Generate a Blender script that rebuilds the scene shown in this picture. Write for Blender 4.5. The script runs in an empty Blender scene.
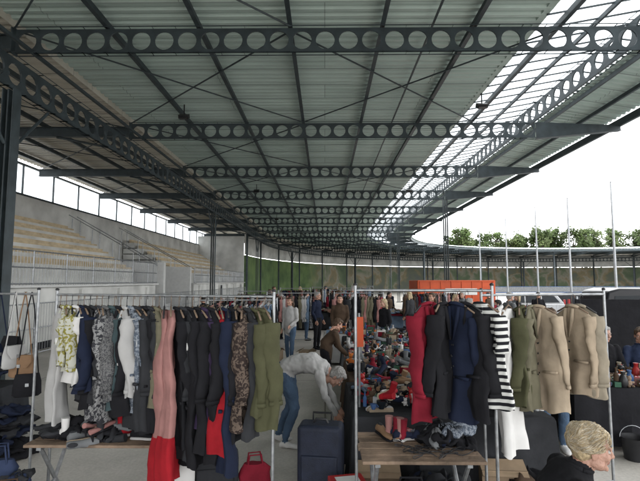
import bpy, math, random
import numpy as np
from mathutils import Vector, Matrix, noise
random.seed(7)
scene=bpy.context.scene
R=math.radians
COL=scene.collection

# ------------------------------------------------------------------ materials
def mat(name,col,rough=.75,var=.18,scale=6,bump=.0,bscale=40,metal=0,pattern=None,col2=None,pscale=20,spec=.3,axis='Z'):
    m=bpy.data.materials.new(name); m.use_nodes=True
    nt=m.node_tree; N=nt.nodes; Lk=nt.links
    b=N['Principled BSDF']; b.inputs['Roughness'].default_value=rough; b.inputs['Metallic'].default_value=metal
    b.inputs['Specular IOR Level'].default_value=spec
    tc=N.new('ShaderNodeTexCoord')
    nz=N.new('ShaderNodeTexNoise'); nz.inputs['Scale'].default_value=scale; nz.inputs['Detail'].default_value=5
    Lk.new(tc.outputs['Object'],nz.inputs['Vector'])
    mr=N.new('ShaderNodeMapRange'); mr.inputs[1].default_value=.3; mr.inputs[2].default_value=.7
    mr.inputs[3].default_value=1-var; mr.inputs[4].default_value=1+var
    Lk.new(nz.outputs['Fac'],mr.inputs[0])
    vm=N.new('ShaderNodeVectorMath'); vm.operation='SCALE'
    c4=(*col,1)
    if pattern:
        mx=N.new('ShaderNodeMix'); mx.data_type='RGBA'
        mx.inputs[6].default_value=c4; mx.inputs[7].default_value=(*col2,1)
        if pattern=='stripes':
            w=N.new('ShaderNodeTexWave'); w.inputs['Scale'].default_value=pscale; w.bands_direction=axis
            w.inputs['Distortion'].default_value=.4
            Lk.new(tc.outputs['Object'],w.inputs['Vector'])
            r=N.new('ShaderNodeValToRGB'); r.color_ramp.elements[0].position=.45; r.color_ramp.elements[1].position=.55
            Lk.new(w.outputs['Fac'],r.inputs[0]); Lk.new(r.outputs[0],mx.inputs[0])
        elif pattern=='blobs':
            w=N.new('ShaderNodeTexNoise'); w.inputs['Scale'].default_value=pscale; w.inputs['Detail'].default_value=2
            w.inputs['Distortion'].default_value=1.2
            Lk.new(tc.outputs['Object'],w.inputs['Vector'])
            r=N.new('ShaderNodeValToRGB'); r.color_ramp.elements[0].position=.48; r.color_ramp.elements[1].position=.54
            Lk.new(w.outputs['Fac'],r.inputs[0]); Lk.new(r.outputs[0],mx.inputs[0])
        Lk.new(mx.outputs[2],vm.inputs[0])
    else:
        vm.inputs[0].default_value=col
    Lk.new(mr.outputs[0],vm.inputs['Scale'])
    Lk.new(vm.outputs[0],b.inputs['Base Color'])
    if bump>0:
        n2=N.new('ShaderNodeTexNoise'); n2.inputs['Scale'].default_value=bscale; n2.inputs['Detail'].default_value=6
        Lk.new(tc.outputs['Object'],n2.inputs['Vector'])
        bp=N.new('ShaderNodeBump'); bp.inputs['Strength'].default_value=bump; bp.inputs['Distance'].default_value=.02
        Lk.new(n2.outputs['Fac'],bp.inputs['Height']); Lk.new(bp.outputs[0],b.inputs['Normal'])
    return m

M={}
def cloth(name,col,**k):
    lt=max(col)>.3
    k.setdefault('rough',.9); k.setdefault('bump',.22 if lt else .4); k.setdefault('bscale',7 if lt else 13); k.setdefault('scale',5); k.setdefault('var',.09 if lt else .22); k.setdefault('spec',.15)
    M[name]=mat('fabric_'+name,col,**k); return M[name]
cloth('black',(.010,.010,.012)); cloth('charcoal',(.024,.025,.028)); cloth('navy',(.010,.014,.030)); cloth('grey',(.12,.125,.13))
cloth('ltgrey',(.34,.335,.33)); cloth('white',(.52,.51,.50)); cloth('red',(.25,.010,.016)); cloth('crimson',(.15,.010,.020))
cloth('olive',(.056,.056,.030)); cloth('khaki',(.12,.11,.075)); cloth('beige',(.28,.225,.165)); cloth('pink',(.27,.135,.125))
cloth('teal',(.04,.06,.065)); cloth('plum',(.030,.020,.045)); cloth('brown',(.055,.036,.024)); cloth('jeans',(.06,.095,.15),bscale=60)
cloth('blue',(.04,.08,.18)); cloth('orange',(.40,.12,.03)); cloth('green',(.04,.09,.06)); cloth('denimdark',(.025,.035,.07))
cloth('sand',(.22,.19,.145)); cloth('dustyblue',(.12,.17,.24)); cloth('tan',(.18,.11,.065))
cloth('greycheck',(.20,.20,.20),pattern='blobs',col2=(.03,.03,.035),pscale=28)
cloth('herring',(.12,.12,.12),pattern='blobs',col2=(.045,.045,.05),pscale=70)
cloth('floral',(.38,.38,.33),pattern='blobs',col2=(.20,.18,.04),pscale=20)
cloth('brownpat',(.025,.018,.016),pattern='blobs',col2=(.10,.075,.06),pscale=34)
cloth('bluepat',(.07,.085,.11),pattern='blobs',col2=(.20,.22,.25),pscale=38)
cloth('stripe',(.52,.52,.50),pattern='stripes',col2=(.012,.012,.015),pscale=6)
skin=mat('skin',(.38,.21,.15),rough=.5,var=.10,scale=30,bump=.08,bscale=120,spec=.4)
skin_old=mat('skin_aged',(.34,.195,.145),rough=.5,var=.12,scale=30,bump=.25,bscale=90,spec=.35)
lips=mat('lip_skin',(.26,.12,.10),rough=.5,var=.05)
eyew=mat('eye_white',(.4,.38,.36),rough=.2,var=.02); eyed=mat('eye_iris',(.03,.03,.03),rough=.15,var=.02)
hairs={'grey':mat('hair_grey',(.26,.25,.24),rough=.6,var=.35,scale=60,bump=.6,bscale=90),
 'blond':mat('hair_blond_white',(.36,.28,.17),rough=.5,var=.35,scale=60,bump=.3,bscale=120),
 'brown':mat('hair_brown',(.06,.035,.02),rough=.55,var=.35,scale=60,bump=.6,bscale=90),
 'dark':mat('hair_dark',(.015,.012,.01),rough=.5,var=.35,scale=60,bump=.6,bscale=90)}
hair2=mat('hair_white',(.46,.41,.33),rough=.45,var=.2,scale=60)
steel=mat('painted_steel_dark',(.034,.046,.052),rough=.5,var=.3,scale=3,bump=.1,bscale=30,spec=.4)
galv=mat('galvanised_tube',(.28,.29,.30),rough=.4,var=.25,scale=20,metal=.7)
wood=mat('weathered_wood',(.17,.12,.085),rough=.8,var=.55,scale=5,bump=.5,bscale=30)
woodlt=mat('bench_wood',(.48,.39,.26),rough=.7,var=.2,scale=3,bump=.1)
concw=mat('painted_concrete_wall',(.52,.52,.50),rough=.85,var=.25,scale=.8,bump=.2,bscale=8)
whitep=mat('white_plastic',(.55,.55,.54),rough=.35,var=.06,scale=6)
blackp=mat('black_plastic',(.016,.016,.018),rough=.4,var=.2)
rubber=mat('rubber',(.02,.02,.02),rough=.8)
glass=mat('dark_glass',(.010,.013,.016),rough=.25,var=.1,spec=.12)
carblack=mat('car_paint_black',(.008,.008,.010),rough=.35,var=.1,spec=.25)
carwhite=mat('car_paint_white',(.28,.29,.30),rough=.25,var=.05,spec=.5)
alum=mat('aluminium_pole',(.26,.27,.28),rough=.4,metal=.3,var=.1)
orangeb=mat('orange_paint',(.42,.062,.015),rough=.5,var=.14,scale=1.5)
redp=mat('red_plastic',(.30,.02,.02),rough=.4,var=.1)
suitm=mat('suitcase_fabric',(.010,.014,.028),rough=.6,var=.3,scale=12,bump=.3,bscale=150)
carton=mat('carton',(.22,.16,.105),rough=.8,var=.2)

# ------------------------------------------------------------------ mesh builder
class MB:
    def __init__(s): s.v=[];s.f=[];s.m=[];s.T=Matrix.Identity(4)
    def add(s,vs,fs,m=0):
        o=len(s.v); T=s.T
        s.v+= [tuple(T@Vector(p)) for p in vs]
        s.f+= [tuple(i+o for i in f) for f in fs]; s.m+=[m]*len(fs)
    def box(s,c,d,m=0,rot=None):
        x,y,z=[k/2 for k in d]
        P=[Vector((a*x,b*y,e*z)) for a in(-1,1) for b in(-1,1) for e in(-1,1)]
        if rot is not None: P=[rot@p for p in P]
        s.add([p+Vector(c) for p in P],[(0,1,3,2),(4,6,7,5),(0,4,5,1),(2,3,7,6),(0,2,6,4),(1,5,7,3)],m)
    def loft(s,secs,m=0,n=12,cap=True):
        vs=[];fs=[]
        for c,A,B in secs:
            c=Vector(c);A=Vector(A);B=Vector(B)
            for i in range(n):
                t=2*math.pi*i/n; vs.append(c+A*math.cos(t)+B*math.sin(t))
        for k in range(len(secs)-1):
            for i in range(n):
                j=(i+1)%n; fs.append((k*n+i,k*n+j,(k+1)*n+j,(k+1)*n+i))
        if cap:
            fs.append(tuple(reversed(range(n)))); o=(len(secs)-1)*n; fs.append(tuple(o+i for i in range(n)))
        s.add(vs,fs,m)
    def tube(s,pts,rad,m=0,n=8,round_end=False):
        P=[Vector(p) for p in pts]
        if not hasattr(rad,'__len__'): rad=[rad]*len(P)
        rad=list(rad)
        if round_end:
            d0=(P[0]-P[1]).normalized(); d1=(P[-1]-P[-2]).normalized(); r0,r1=rad[0],rad[-1]
            P=[P[0]+d0*r0*.95,P[0]+d0*r0*.6]+P+[P[-1]+d1*r1*.6,P[-1]+d1*r1*.95]
            rad=[r0*.3,r0*.8]+rad+[r1*.8,r1*.3]
        secs=[]; pu=None
        for i,p in enumerate(P):
            t=(P[min(i+1,len(P)-1)]-P[max(i-1,0)]).normalized()
            if pu is None: pu=t.orthogonal().normalized()
            u=(pu-t*pu.dot(t)); u=u.normalized() if u.length>1e-5 else t.orthogonal().normalized(); pu=u
            w=t.cross(u); secs.append((p,u*rad[i],w*rad[i]))
        s.loft(secs,m,n)
    def ell(s,c,r,m=0,n=14,k=9,rot=None):
        vs=[];fs=[]
        c=Vector(c)
        for a in range(k+1):
            ph=math.pi*(a+.001)/(k+.002)
            for i in range(n):
                t=2*math.pi*i/n
                p=Vector((r[0]*math.sin(ph)*math.cos(t),r[1]*math.sin(ph)*math.sin(t),r[2]*math.cos(ph)))
                if rot is not None:p=rot@p
                vs.append(c+p)
        for a in range(k):
            for i in range(n):
                j=(i+1)%n; fs.append((a*n+i,(a+1)*n+i,(a+1)*n+j,a*n+j))
        fs.append(tuple(range(n))); fs.append(tuple(reversed([k*n+i for i in range(n)])))
        s.add(vs,fs,m)
    def lathe(s,c,prof,m=0,n=16,axis='Z'):
        secs=[]
        for r,z in prof:
            if axis=='Z': secs.append((Vector(c)+Vector((0,0,z)),(r,0,0),(0,r,0)))
            elif axis=='Y': secs.append((Vector(c)+Vector((0,z,0)),(r,0,0),(0,0,r)))
            else: secs.append((Vector(c)+Vector((z,0,0)),(0,r,0),(0,0,r)))
        s.loft(secs,m,n)
    def mesh(s,name,mats,smooth=False):
        me=bpy.data.meshes.new(name); me.from_pydata(s.v,[],s.f)
        for x in mats: me.materials.append(x)
        me.polygons.foreach_set('material_index',s.m)
        if smooth is True: me.polygons.foreach_set('use_smooth',[True]*len(s.f))
        elif smooth:
            me.polygons.foreach_set('use_smooth',[True]*len(s.f))
            try: me.set_sharp_from_angle(angle=R(smooth))
            except Exception: pass
        me.update(); return me
    def obj(s,name,mats,smooth=False,parent=None,loc=None,rz=0):
        return mkobj(name,s.mesh(name,mats,smooth),parent,loc,rz)
def mkobj(name,me,parent=None,loc=None,rz=0):
    o=bpy.data.objects.new(name,me); COL.objects.link(o)
    if loc is not None:o.location=loc
    o.rotation_euler[2]=rz
    if parent:o.parent=parent
    return o
def empty(name,loc=(0,0,0),rz=0):
    o=bpy.data.objects.new(name,None); COL.objects.link(o); o.location=loc; o.rotation_euler[2]=rz; o.empty_display_size=.1; return o
def remesh(mb,vox,it=4,fac=.5):
    me=mb.mesh('tmp',[]); o=bpy.data.objects.new('tmp',me); COL.objects.link(o)
    a=o.modifiers.new('r','REMESH'); a.mode='VOXEL'; a.voxel_size=vox
    b=o.modifiers.new('s','SMOOTH'); b.factor=fac; b.iterations=it
    bpy.context.view_layer.update()
    dg=bpy.context.evaluated_depsgraph_get()
    r=bpy.data.meshes.new_from_object(o.evaluated_get(dg))
    bpy.data.objects.remove(o); bpy.data.meshes.remove(me)
    r.polygons.foreach_set('use_smooth',[True]*len(r.polygons)); return r
def bevel(o,w,seg=2):
    b=o.modifiers.new('b','BEVEL'); b.width=w; b.segments=seg; b.limit_method='ANGLE'; return o

# ------------------------------------------------------------------ oval path
CX=42.; S0=52.
def path(s,lat):
    if s<=S0: return lat,s
    a=(s-S0)/CX; r=CX-lat
    if a<=math.pi: return CX-r*math.cos(a), S0+r*math.sin(a)
    return CX+r, S0-(s-S0-math.pi*CX)
def head(s): return 0 if s<=S0 else min((s-S0)/CX,math.pi)
SEND=S0+math.pi*CX+18

# ------------------------------------------------------------------ canopy
canopy=empty('grandstand_canopy')
def cast(mb,n,pitch,depth,hole,th,fl,fn,a0=0,m=0,k=5):
    ca=math.atan2(depth,pitch); cor=[ca,math.pi-ca,math.pi+ca,2*math.pi-ca]
    ang=[]
    for q in range(4):
        A=cor[q];Bq=cor[(q+1)%4]+(2*math.pi if q==3 else 0)
        for i in range(k): ang.append(A+(Bq-A)*i/k)
    K=len(ang)
    for c in range(n):
        xc=a0+(c+.5)*pitch
        vs=[];fs=[]
        for sgn in(-1,1):
            for t in ang:
                vs.append(fn(xc+hole/2*math.cos(t),sgn*th/2,hole/2*math.sin(t)))
            for t in ang:
                sc=min(pitch/2/max(abs(math.cos(t)),1e-6),depth/2/max(abs(math.sin(t)),1e-6))
                vs.append(fn(xc+sc*math.cos(t),sgn*th/2,sc*math.sin(t)))
        for i in range(K):
            j=(i+1)%K
            fs.append((i,j,K+j,K+i)); fs.append((2*K+j,2*K+i,3*K+i,3*K+j)); fs.append((i,2*K+i,2*K+j,j))
        mb.add(vs,fs,m)
        x0,x1=xc-pitch/2,xc+pitch/2
        for zc in(-depth/2-.012,depth/2+.012):
            P=[fn(x,y,zc+dz) for x in(x0,x1) for y in(-fl/2,fl/2) for dz in(-.012,.012)]
            mb.add(P,[(0,1,3,2),(4,6,7,5),(0,4,5,1),(2,3,7,6)],m)
GL,GR,TIP,BK=-6.76,7.28,10.2,-13.8
mb=MB()
cast(mb,28,.5,.54,.41,.03,.20,lambda a,t,z:(a,t,z),a0=GL+.02)
mb.box((GL-.02,0,0),(.03,.22,.58))
v=[(GR+.02,.02,-.28),(TIP,.02,-.02),(TIP,.02,.16),(GR+.02,.02,.28)]
v+= [(a,-.02,c) for a,b,c in v]
mb.add(v,[(0,1,2,3),(7,6,5,4),(0,4,5,1),(1,5,6,2),(2,6,7,3),(3,7,4,0)])
mb.add([(GR,-.1,-.32),(TIP,-.1,-.04),(TIP,.1,-.04),(GR,.1,-.32),(GR,-.1,-.30),(TIP,-.1,-.02),(TIP,.1,-.02),(GR,.1,-.30)],[(0,1,2,3),(7,6,5,4),(0,4,5,1),(1,5,6,2),(2,6,7,3),(3,7,4,0)])
mb.box(((GL+BK)/2,0,-.02),(abs(BK-GL)-.1,.03,.30)); mb.box(((GL+BK)/2,0,-.18),(abs(BK-GL)-.1,.16,.025)); mb.box(((GL+BK)/2,0,.14),(abs(BK-GL)-.1,.16,.025))
mb.tube([(GL-.1,0,-.7),(GL-2.6,0,-.2)],.04)
beam_me=mb.mesh('cellular_beam',[steel])
SP=6.07; beams=[9.6+SP*i for i in range(-2,30) if 9.6+SP*i<SEND]
ZB=7.3
for s in beams:
    x,y=path(s,0); mkobj('cellular_beam',beam_me,canopy,(x,y,ZB),-head(s))
mb=MB()
NG=int((SEND+8)/.56)
cast(mb,NG,.56,.70,.46,.04,.24,lambda a,t,z:(*path(a,GL+t),6.58+z),a0=-8,k=4)
cast(mb,NG,.56,.60,.42,.04,.24,lambda a,t,z:(*path(a,GR+t),7.93+z),a0=-8,k=4)
mb.obj('longitudinal_girders',[steel],parent=canopy)
def sweep(mb,lat,z,w,h,s0=-8,s1=SEND,step=2.0,m=0):
    ss=[s0,S0] if s0<S0 else [s0]
    k=max(ss)
    while k<s1: k+=step; ss.append(min(k,s1))
    vs=[];fs=[]
    for q in ss:
        for dl,dz in((-w/2,-h/2),(w/2,-h/2),(w/2,h/2),(-w/2,h/2)):
            vs.append((*path(q,lat+dl),z+dz))
    for i in range(len(ss)-1):
        for j in range(4): fs.append((i*4+j,i*4+(j+1)%4,i*4+4+(j+1)%4,i*4+4+j))
    fs.append((0,1,2,3)); o=4*(len(ss)-1); fs.append((o+3,o+2,o+1,o))
    mb.add(vs,fs,m)
mb=MB()
PUR=[-4.75,-2.75,-.75,1.25,3.25,5.1]
for l in PUR: sweep(mb,l,7.69,.03,.16); sweep(mb,l,7.607,.10,.014)
sweep(mb,6.2,7.98,.06,.10)
for l in(8.3,9.3): sweep(mb,l,8.02-(l-8.3)*.17,.07,.12)
sweep(mb,TIP,7.55,.10,.26)
for l in(-8.2,-9.8,-11.4,-13.0): sweep(mb,l,7.52,.08,.14)
sweep(mb,-6.35,7.05,.07,.07); sweep(mb,2.35,7.66,.04,.04); sweep(mb,GR-.25,7.45,.06,.06)
mb.obj('purlins',[steel],parent=canopy)
mb=MB()
for i,s in enumerate(beams[:-1]):
    if s>110: break
    s1=beams[i+1]
    for la,lb in((-6.7,-.75),(-.75,5.1)):
        for q,w in((la,lb),(lb,la)):
            a=path(s+.1,q);b=path(s1-.1,w)
            if i%2==0 or la<-1 : mb.tube([(*a,7.57),(*b,7.57)],.022,n=5)
    for q,w in((-7,-13.6),(-13.6,-7)):
        mb.tube([(*path(s+.1,q),7.42),(*path(s1-.1,w),7.42)],.02,n=5)
mb.obj('bracing_rods',[steel],parent=canopy)
def deckmat(name,c1,c2):
    m=bpy.data.materials.new(name); m.use_nodes=True; nt=m.node_tree;N=nt.nodes;L=nt.links;b=N['Principled BSDF'];b.inputs['Roughness'].default_value=.45;b.inputs['Specular IOR Level'].default_value=.35
    tc=N.new('ShaderNodeTexCoord'); n1=N.new('ShaderNodeTexNoise'); n1.inputs['Scale'].default_value=.5; n1.inputs['Detail'].default_value=8;n1.inputs['Roughness'].default_value=.7
    mp=N.new('ShaderNodeMapping'); mp.inputs['Scale'].default_value=(.5,2.5,1); L.new(tc.outputs['Object'],mp.inputs[0]); L.new(mp.outputs[0],n1.inputs[0])
    br=N.new('ShaderNodeTexBrick'); br.inputs['Scale'].default_value=1; br.inputs['Brick Width'].default_value=6; br.inputs['Row Height'].default_value=1.0; br.inputs['Mortar Size'].default_value=.012
    br.inputs['Color1'].default_value=(*c1,1); br.inputs['Color2'].default_value=(*c2,1); br.inputs['Mortar'].default_value=(c1[0]*.55,c1[1]*.55,c1[2]*.55,1); L.new(tc.outputs['Object'],br.inputs[0])
    mr=N.new('ShaderNodeMapRange'); mr.inputs[1].default_value=.3;mr.inputs[2].default_value=.7;mr.inputs[3].default_value=.78;mr.inputs[4].default_value=1.12; L.new(n1.outputs['Fac'],mr.inputs[0])
    vm=N.new('ShaderNodeVectorMath');vm.operation='SCALE';L.new(br.outputs[0],vm.inputs[0]);L.new(mr.outputs[0],vm.inputs['Scale']);L.new(vm.outputs[0],b.inputs['Base Color']); return m
deckm=deckmat('profiled_steel_deck',(.48,.58,.54),(.43,.53,.49))
deckl=deckmat('stand_roof_deck',(.56,.53,.46),(.50,.47,.40))
def translucent(name,col,tf=.3):
    m=bpy.data.materials.new(name); m.use_nodes=True; nt=m.node_tree; N=nt.nodes
    N.remove(N['Principled BSDF']); t=N.new('ShaderNodeBsdfTranslucent'); d=N.new('ShaderNodeBsdfDiffuse'); mx=N.new('ShaderNodeMixShader')
    tp=N.new('ShaderNodeBsdfTransparent'); m2=N.new('ShaderNodeMixShader')
    nz=N.new('ShaderNodeTexNoise'); nz.inputs['Scale'].default_value=1.2
    tc=N.new('ShaderNodeTexCoord'); nt.links.new(tc.outputs['Object'],nz.inputs[0])
    cr=N.new('ShaderNodeValToRGB'); cr.color_ramp.elements[0].color=(col[0]*.7,col[1]*.7,col[2]*.7,1); cr.color_ramp.elements[1].color=(*col,1)
    cr.color_ramp.elements[0].position=.3; cr.color_ramp.elements[1].position=.65
    nt.links.new(nz.outputs['Fac'],cr.inputs[0]); nt.links.new(cr.outputs[0],t.inputs[0])
    d.inputs[0].default_value=(*col,1); tp.inputs[0].default_value=(.85,.87,.88,1)
    mx.inputs[0].default_value=.15; m2.inputs[0].default_value=tf
    nt.links.new(t.outputs[0],mx.inputs[1]); nt.links.new(d.outputs[0],mx.inputs[2])
    nt.links.new(mx.outputs[0],m2.inputs[1]); nt.links.new(tp.outputs[0],m2.inputs[2])
    nt.links.new(m2.outputs[0],N['Material Output'].inputs[0]); return m
skym=translucent('translucent_roof_sheet',(.66,.69,.71),.15)
skyw=translucent('wall_glazing',(.80,.83,.86),.6)
mb=MB()
per=.25
prof=[(0,0),(.09,0),(.125,.055),(.215,.055)]
ss=[]
s=-8.
while s<70:
    for dx,dz in prof: ss.append((s+dx,dz))
    s+=per
while s<SEND: ss.append((s,.0)); s+=.5; ss.append((s,.03)); s+=.5
strips=[(-13.9,7.62,-6.80,7.70,1),(-6.82,7.79,-.2,7.79,0),(-.2,7.79,4.75,7.79,0),(4.75,7.80,7.28,8.27,2),(7.28,8.28,8.1,8.16,2),(8.1,8.15,10.3,7.80,0)]
for l0,z0,l1,z1,m in strips:
    vs=[];fs=[]
    for q,dz in ss:
        vs.append((*path(q,l0),z0+dz)); vs.append((*path(q,l1),z1+dz))
    for i in range(len(ss)-1): fs.append((2*i,2*i+1,2*i+3,2*i+2))
    mb.add(vs,fs,m)
sweep(mb,-6.81,7.74,.02,.2,m=1)
sweep(mb,4.72,7.83,.16,.07,m=0)
mb.obj('roof_deck',[deckm,deckl,skym],parent=canopy)
mb=MB()
s=-7.
while s<100:
    for l0,z0,l1,z1 in((4.75,7.77,7.28,8.24),(7.28,8.24,8.1,8.12)):
        a=path(s,l0);b=path(s,l1); mb.tube([(*a,z0),(*b,z1)],.022,n=4)
    s+=.61
for s in [beams[2+3*i] for i in range(0,9) if 2+3*i<len(beams)]:
    for lat,zt in((GL,6.2),(GR,7.0)):
        x,y=path(s,lat); h=-head(s); rot=Matrix.Rotation(h,3,'Z')
        mb.box((x,y,zt/2),(.03,.24,zt),rot=rot)
        for d in(-.115,.115):
            o=rot@Vector((d,0,0)); mb.box((x+o.x,y+o.y,zt/2),(.022,.26,zt),rot=rot)
        mb.box((x,y,.02),(.45,.45,.04),rot=rot)
        if lat==GL:
            for sg in(-1,1):
                a=path(s+sg*.15,lat);b=path(s+sg*1.3,lat)
                mb.tube([(*a,zt-1.2),(*b,zt-.02)],.035,n=6)
mb.obj('columns',[steel],parent=canopy)
mb=MB()
for s,l in((14.0,-4.4),(13.2,4.6),(26,-3.9),(26,4.8),(38,-4),(38,4.8)):
    x,y=path(s,l); mb.tube([(x,y,7.6),(x,y,7.3)],.02); mb.box((x,y,7.22),(.30,.22,.12),rot=Matrix.Rotation(.5,3,'X')); mb.box((x,y-.08,7.13),(.26,.16,.02),m=0)
mb.obj('floodlights',[blackp],parent=canopy)

# ------------------------------------------------------------------ stands
stand=empty('spectator_stand')
mb=MB()
def slab(l0,l1,z0,z1,s0,s1,m=0):
    mb.box(((l0+l1)/2,(s0+s1)/2,(z0+z1)/2),(abs(l1-l0),s1-s0,z1-z0),m)
for s0,s1 in((-6,24.),(31,50)):
    slab(-8.8,-13.8,0,1.9,s0,s1,0)
    for r in range(6):
        l=-9.9-r*.62; z=2.75+r*.40
        slab(l,-13.75,1.905 if r==0 else z-.40+.003,z-.06,s0+.3,s1-.3,0)
        slab(l-.03,l-.33,z-.055,z+.03,s0+.3,s1-.3,1)
        slab(l-.34,l-.36,z+.05,z+.18,s0+.3,s1-.3,1)
    # aisle steps, pilasters, coping on the front wall
    q=s0+1.2
    while q<s1: slab(-8.70,-8.802,0,1.8,q,q+.25,0); q+=3.05
    slab(-8.62,-8.95,1.905,1.97,s0,s1,2)
    slab(-8.78,-8.81,.003,.22,s0+.01,s1-.01,3)
    for q in(s0+7.6,s0+16.6):
        if q+1<s1: slab(-8.77,-8.82,.01,1.75,q,q+.95,3)
for i in range(11): slab(-8.9-i*.32,-13.7,i*.17,(i+1)*.17-.003,25.4,29.6,2)
slab(-8.7,-13.7,0,3.1,24.9,25.2,2); slab(-8.7,-13.7,0,3.0,29.8,30.1,2)
mb.obj('terraces',[concw,woodlt,whitep,M['charcoal']],parent=stand)
mb=MB()
for s0,s1 in((-6,24.),(31,50)):
    for z in(2.02,2.5,3.0): mb.tube([(-8.75,s0,z),(-8.75,s1,z)],.025,n=6)
    q=s0
    while q<s1:
        mb.tube([(-8.75,q,1.95),(-8.75,q,3.02)],.03 if int(round((q-s0)/.15))%12==0 else .009,n=5); q+=.15
for q in(24.2,25,30.2,31):
    mb.tube([(-8.8,q,2.9),(-13.6,q,5.6)],.025,n=6)
    for i in range(5): mb.tube([(-9-i*1.1,q,1.9+i*.6),(-9-i*1.1,q,3.0+i*.6)],.022,n=6)
mb.obj('railings',[galv],parent=stand)
mb=MB()
mb.box((-13.95,22,3.0),(.2,62,6.0),0)
mb.box((-13.95,22,6.75),(.05,62,1.35),1)
for i in range(27): mb.box((-13.90,-8+i*2.4,6.75),(.08,.05,1.4),2)
for z in(6.05,7.45): mb.box((-13.9,22,z),(.14,62,.08),2)
mb.obj('back_wall',[concw,skyw,steel],parent=stand)
# mesh fence in front of the stand at ground level
mb=MB()
for q in range(0,17):
    y=5+q*2.6; mb.tube([(-8.0,y,0),(-8.0,y,1.5)],.025,n=6)
for z in(.12,.8,1.48): mb.tube([(-8.0,5,z),(-8.0,46.6,z)],.018,n=6)
y=5.
while y<46: mb.tube([(-8.0,y,.12),(-8.0,y,1.48)],.006,n=3); y+=.13
mb.obj('mesh_fence',[galv])

mur=bpy.data.materials.new('painted_mural'); mur.use_nodes=True
nt=mur.node_tree;N=nt.nodes;b=N['Principled BSDF'];b.inputs['Roughness'].default_value=.8
tc=N.new('ShaderNodeTexCoord');w=N.new('ShaderNodeTexNoise');w.inputs['Scale'].default_value=.3;w.inputs['Detail'].default_value=5;w.inputs['Distortion'].default_value=.4
sp=N.new('ShaderNodeSeparateXYZ'); nt.links.new(tc.outputs['Object'],sp.inputs[0])
cr=N.new('ShaderNodeValToRGB');e=cr.color_ramp
e.elements[0].color=(.07,.10,.06,1);e.elements[0].position=.3;e.elements[1].position=.7;e.elements[1].color=(.10,.11,.10,1)
for p,c in((.42,(.11,.14,.08,1)),(.47,(.19,.19,.14,1)),(.50,(.24,.22,.17,1)),(.54,(.20,.16,.09,1)),(.60,(.12,.13,.09,1))):
    q=e.elements.new(p);q.color=c
nt.links.new(tc.outputs['Object'],w.inputs[0]);nt.links.new(w.outputs['Fac'],cr.inputs[0])
m3=N.new('ShaderNodeMapRange'); m3.inputs[1].default_value=-3; m3.inputs[2].default_value=0; nt.links.new(sp.outputs[0],m3.inputs[0])
wg=N.new('ShaderNodeTexNoise');wg.inputs['Scale'].default_value=.5;wg.inputs['Detail'].default_value=5;nt.links.new(tc.outputs['Object'],wg.inputs[0])
cg=N.new('ShaderNodeValToRGB');cg.color_ramp.elements[0].position=.35;cg.color_ramp.elements[0].color=(.045,.085,.03,1);cg.color_ramp.elements[1].position=.65;cg.color_ramp.elements[1].color=(.12,.18,.06,1);nt.links.new(wg.outputs['Fac'],cg.inputs[0])
mg=N.new('ShaderNodeMix');mg.data_type='RGBA';nt.links.new(cg.outputs[0],mg.inputs[6]);nt.links.new(m3.outputs[0],mg.inputs[0]);nt.links.new(cr.outputs[0],mg.inputs[7]);nt.links.new(mg.outputs[2],b.inputs['Base Color'])
mb=MB(); sweep(mb,-9,2.5,.25,5.0,s0=52,s1=SEND,step=1.5,m=0); sweep(mb,-9,6.3,.2,2.4,s0=52,s1=SEND,step=1.5,m=1)
q=52
while q<SEND:
    x,y=path(q,-8.8); mb.box((x,y,3.7),(.2,.2,7.4),2); q+=6.1
mb.obj('mural_wall',[mur,concw,steel])
mb=MB(); mb.box((-11.5,50.6,3.5),(5.2,.25,7.0)); mb.box((-11.3,50.4,1.2),(1.2,.1,2.2),1); mb.obj('end_wall',[concw,steel])
mb=MB(); sweep(mb,11.2,.62,.06,.9,s0=34,s1=SEND,step=1.5,m=0); sweep(mb,11.2,1.1,.10,.06,s0=34,s1=SEND,step=1.5,m=1); sweep(mb,11.15,.12,.08,.16,s0=34,s1=SEND,step=1.5,m=1)
mb.obj('rink_boards',[M['grey'],M['blue']])

# ------------------------------------------------------------------ ground
gm=bpy.data.materials.new('concrete_floor'); gm.use_nodes=True
nt=gm.node_tree;N=nt.nodes;L=nt.links;b=N['Principled BSDF'];b.inputs['Roughness'].default_value=.55;b.inputs['Specular IOR Level'].default_value=.4
tc=N.new('ShaderNodeTexCoord')
n1=N.new('ShaderNodeTexNoise');n1.inputs['Scale'].default_value=.6;n1.inputs['Detail'].default_value=9;n1.inputs['Roughness'].default_value=.7
n2=N.new('ShaderNodeTexNoise');n2.inputs['Scale'].default_value=30;n2.inputs['Detail'].default_value=4
L.new(tc.outputs['Object'],n1.inputs[0]);L.new(tc.outputs['Object'],n2.inputs[0])
cr=N.new('ShaderNodeValToRGB');cr.color_ramp.elements[0].position=.3;cr.color_ramp.elements[0].color=(.30,.28,.25,1);cr.color_ramp.elements[1].position=.7;cr.color_ramp.elements[1].color=(.52,.49,.455,1)
L.new(n1.outputs['Fac'],cr.inputs[0])
br=N.new('ShaderNodeTexBrick');br.inputs['Scale'].default_value=1;br.inputs['Brick Width'].default_value=6.1;br.inputs['Row Height'].default_value=5;br.offset=0
br.inputs['Mortar Size'].default_value=.012;br.inputs['Color1'].default_value=(1,1,1,1);br.inputs['Color2'].default_value=(.93,.93,.92,1);br.inputs['Mortar'].default_value=(.35,.33,.3,1)
L.new(tc.outputs['Object'],br.inputs[0])
mx=N.new('ShaderNodeMix');mx.data_type='RGBA';mx.blend_type='MULTIPLY';mx.inputs[0].default_value=1;L.new(cr.outputs[0],mx.inputs[6]);L.new(br.outputs[0],mx.inputs[7])
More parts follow.
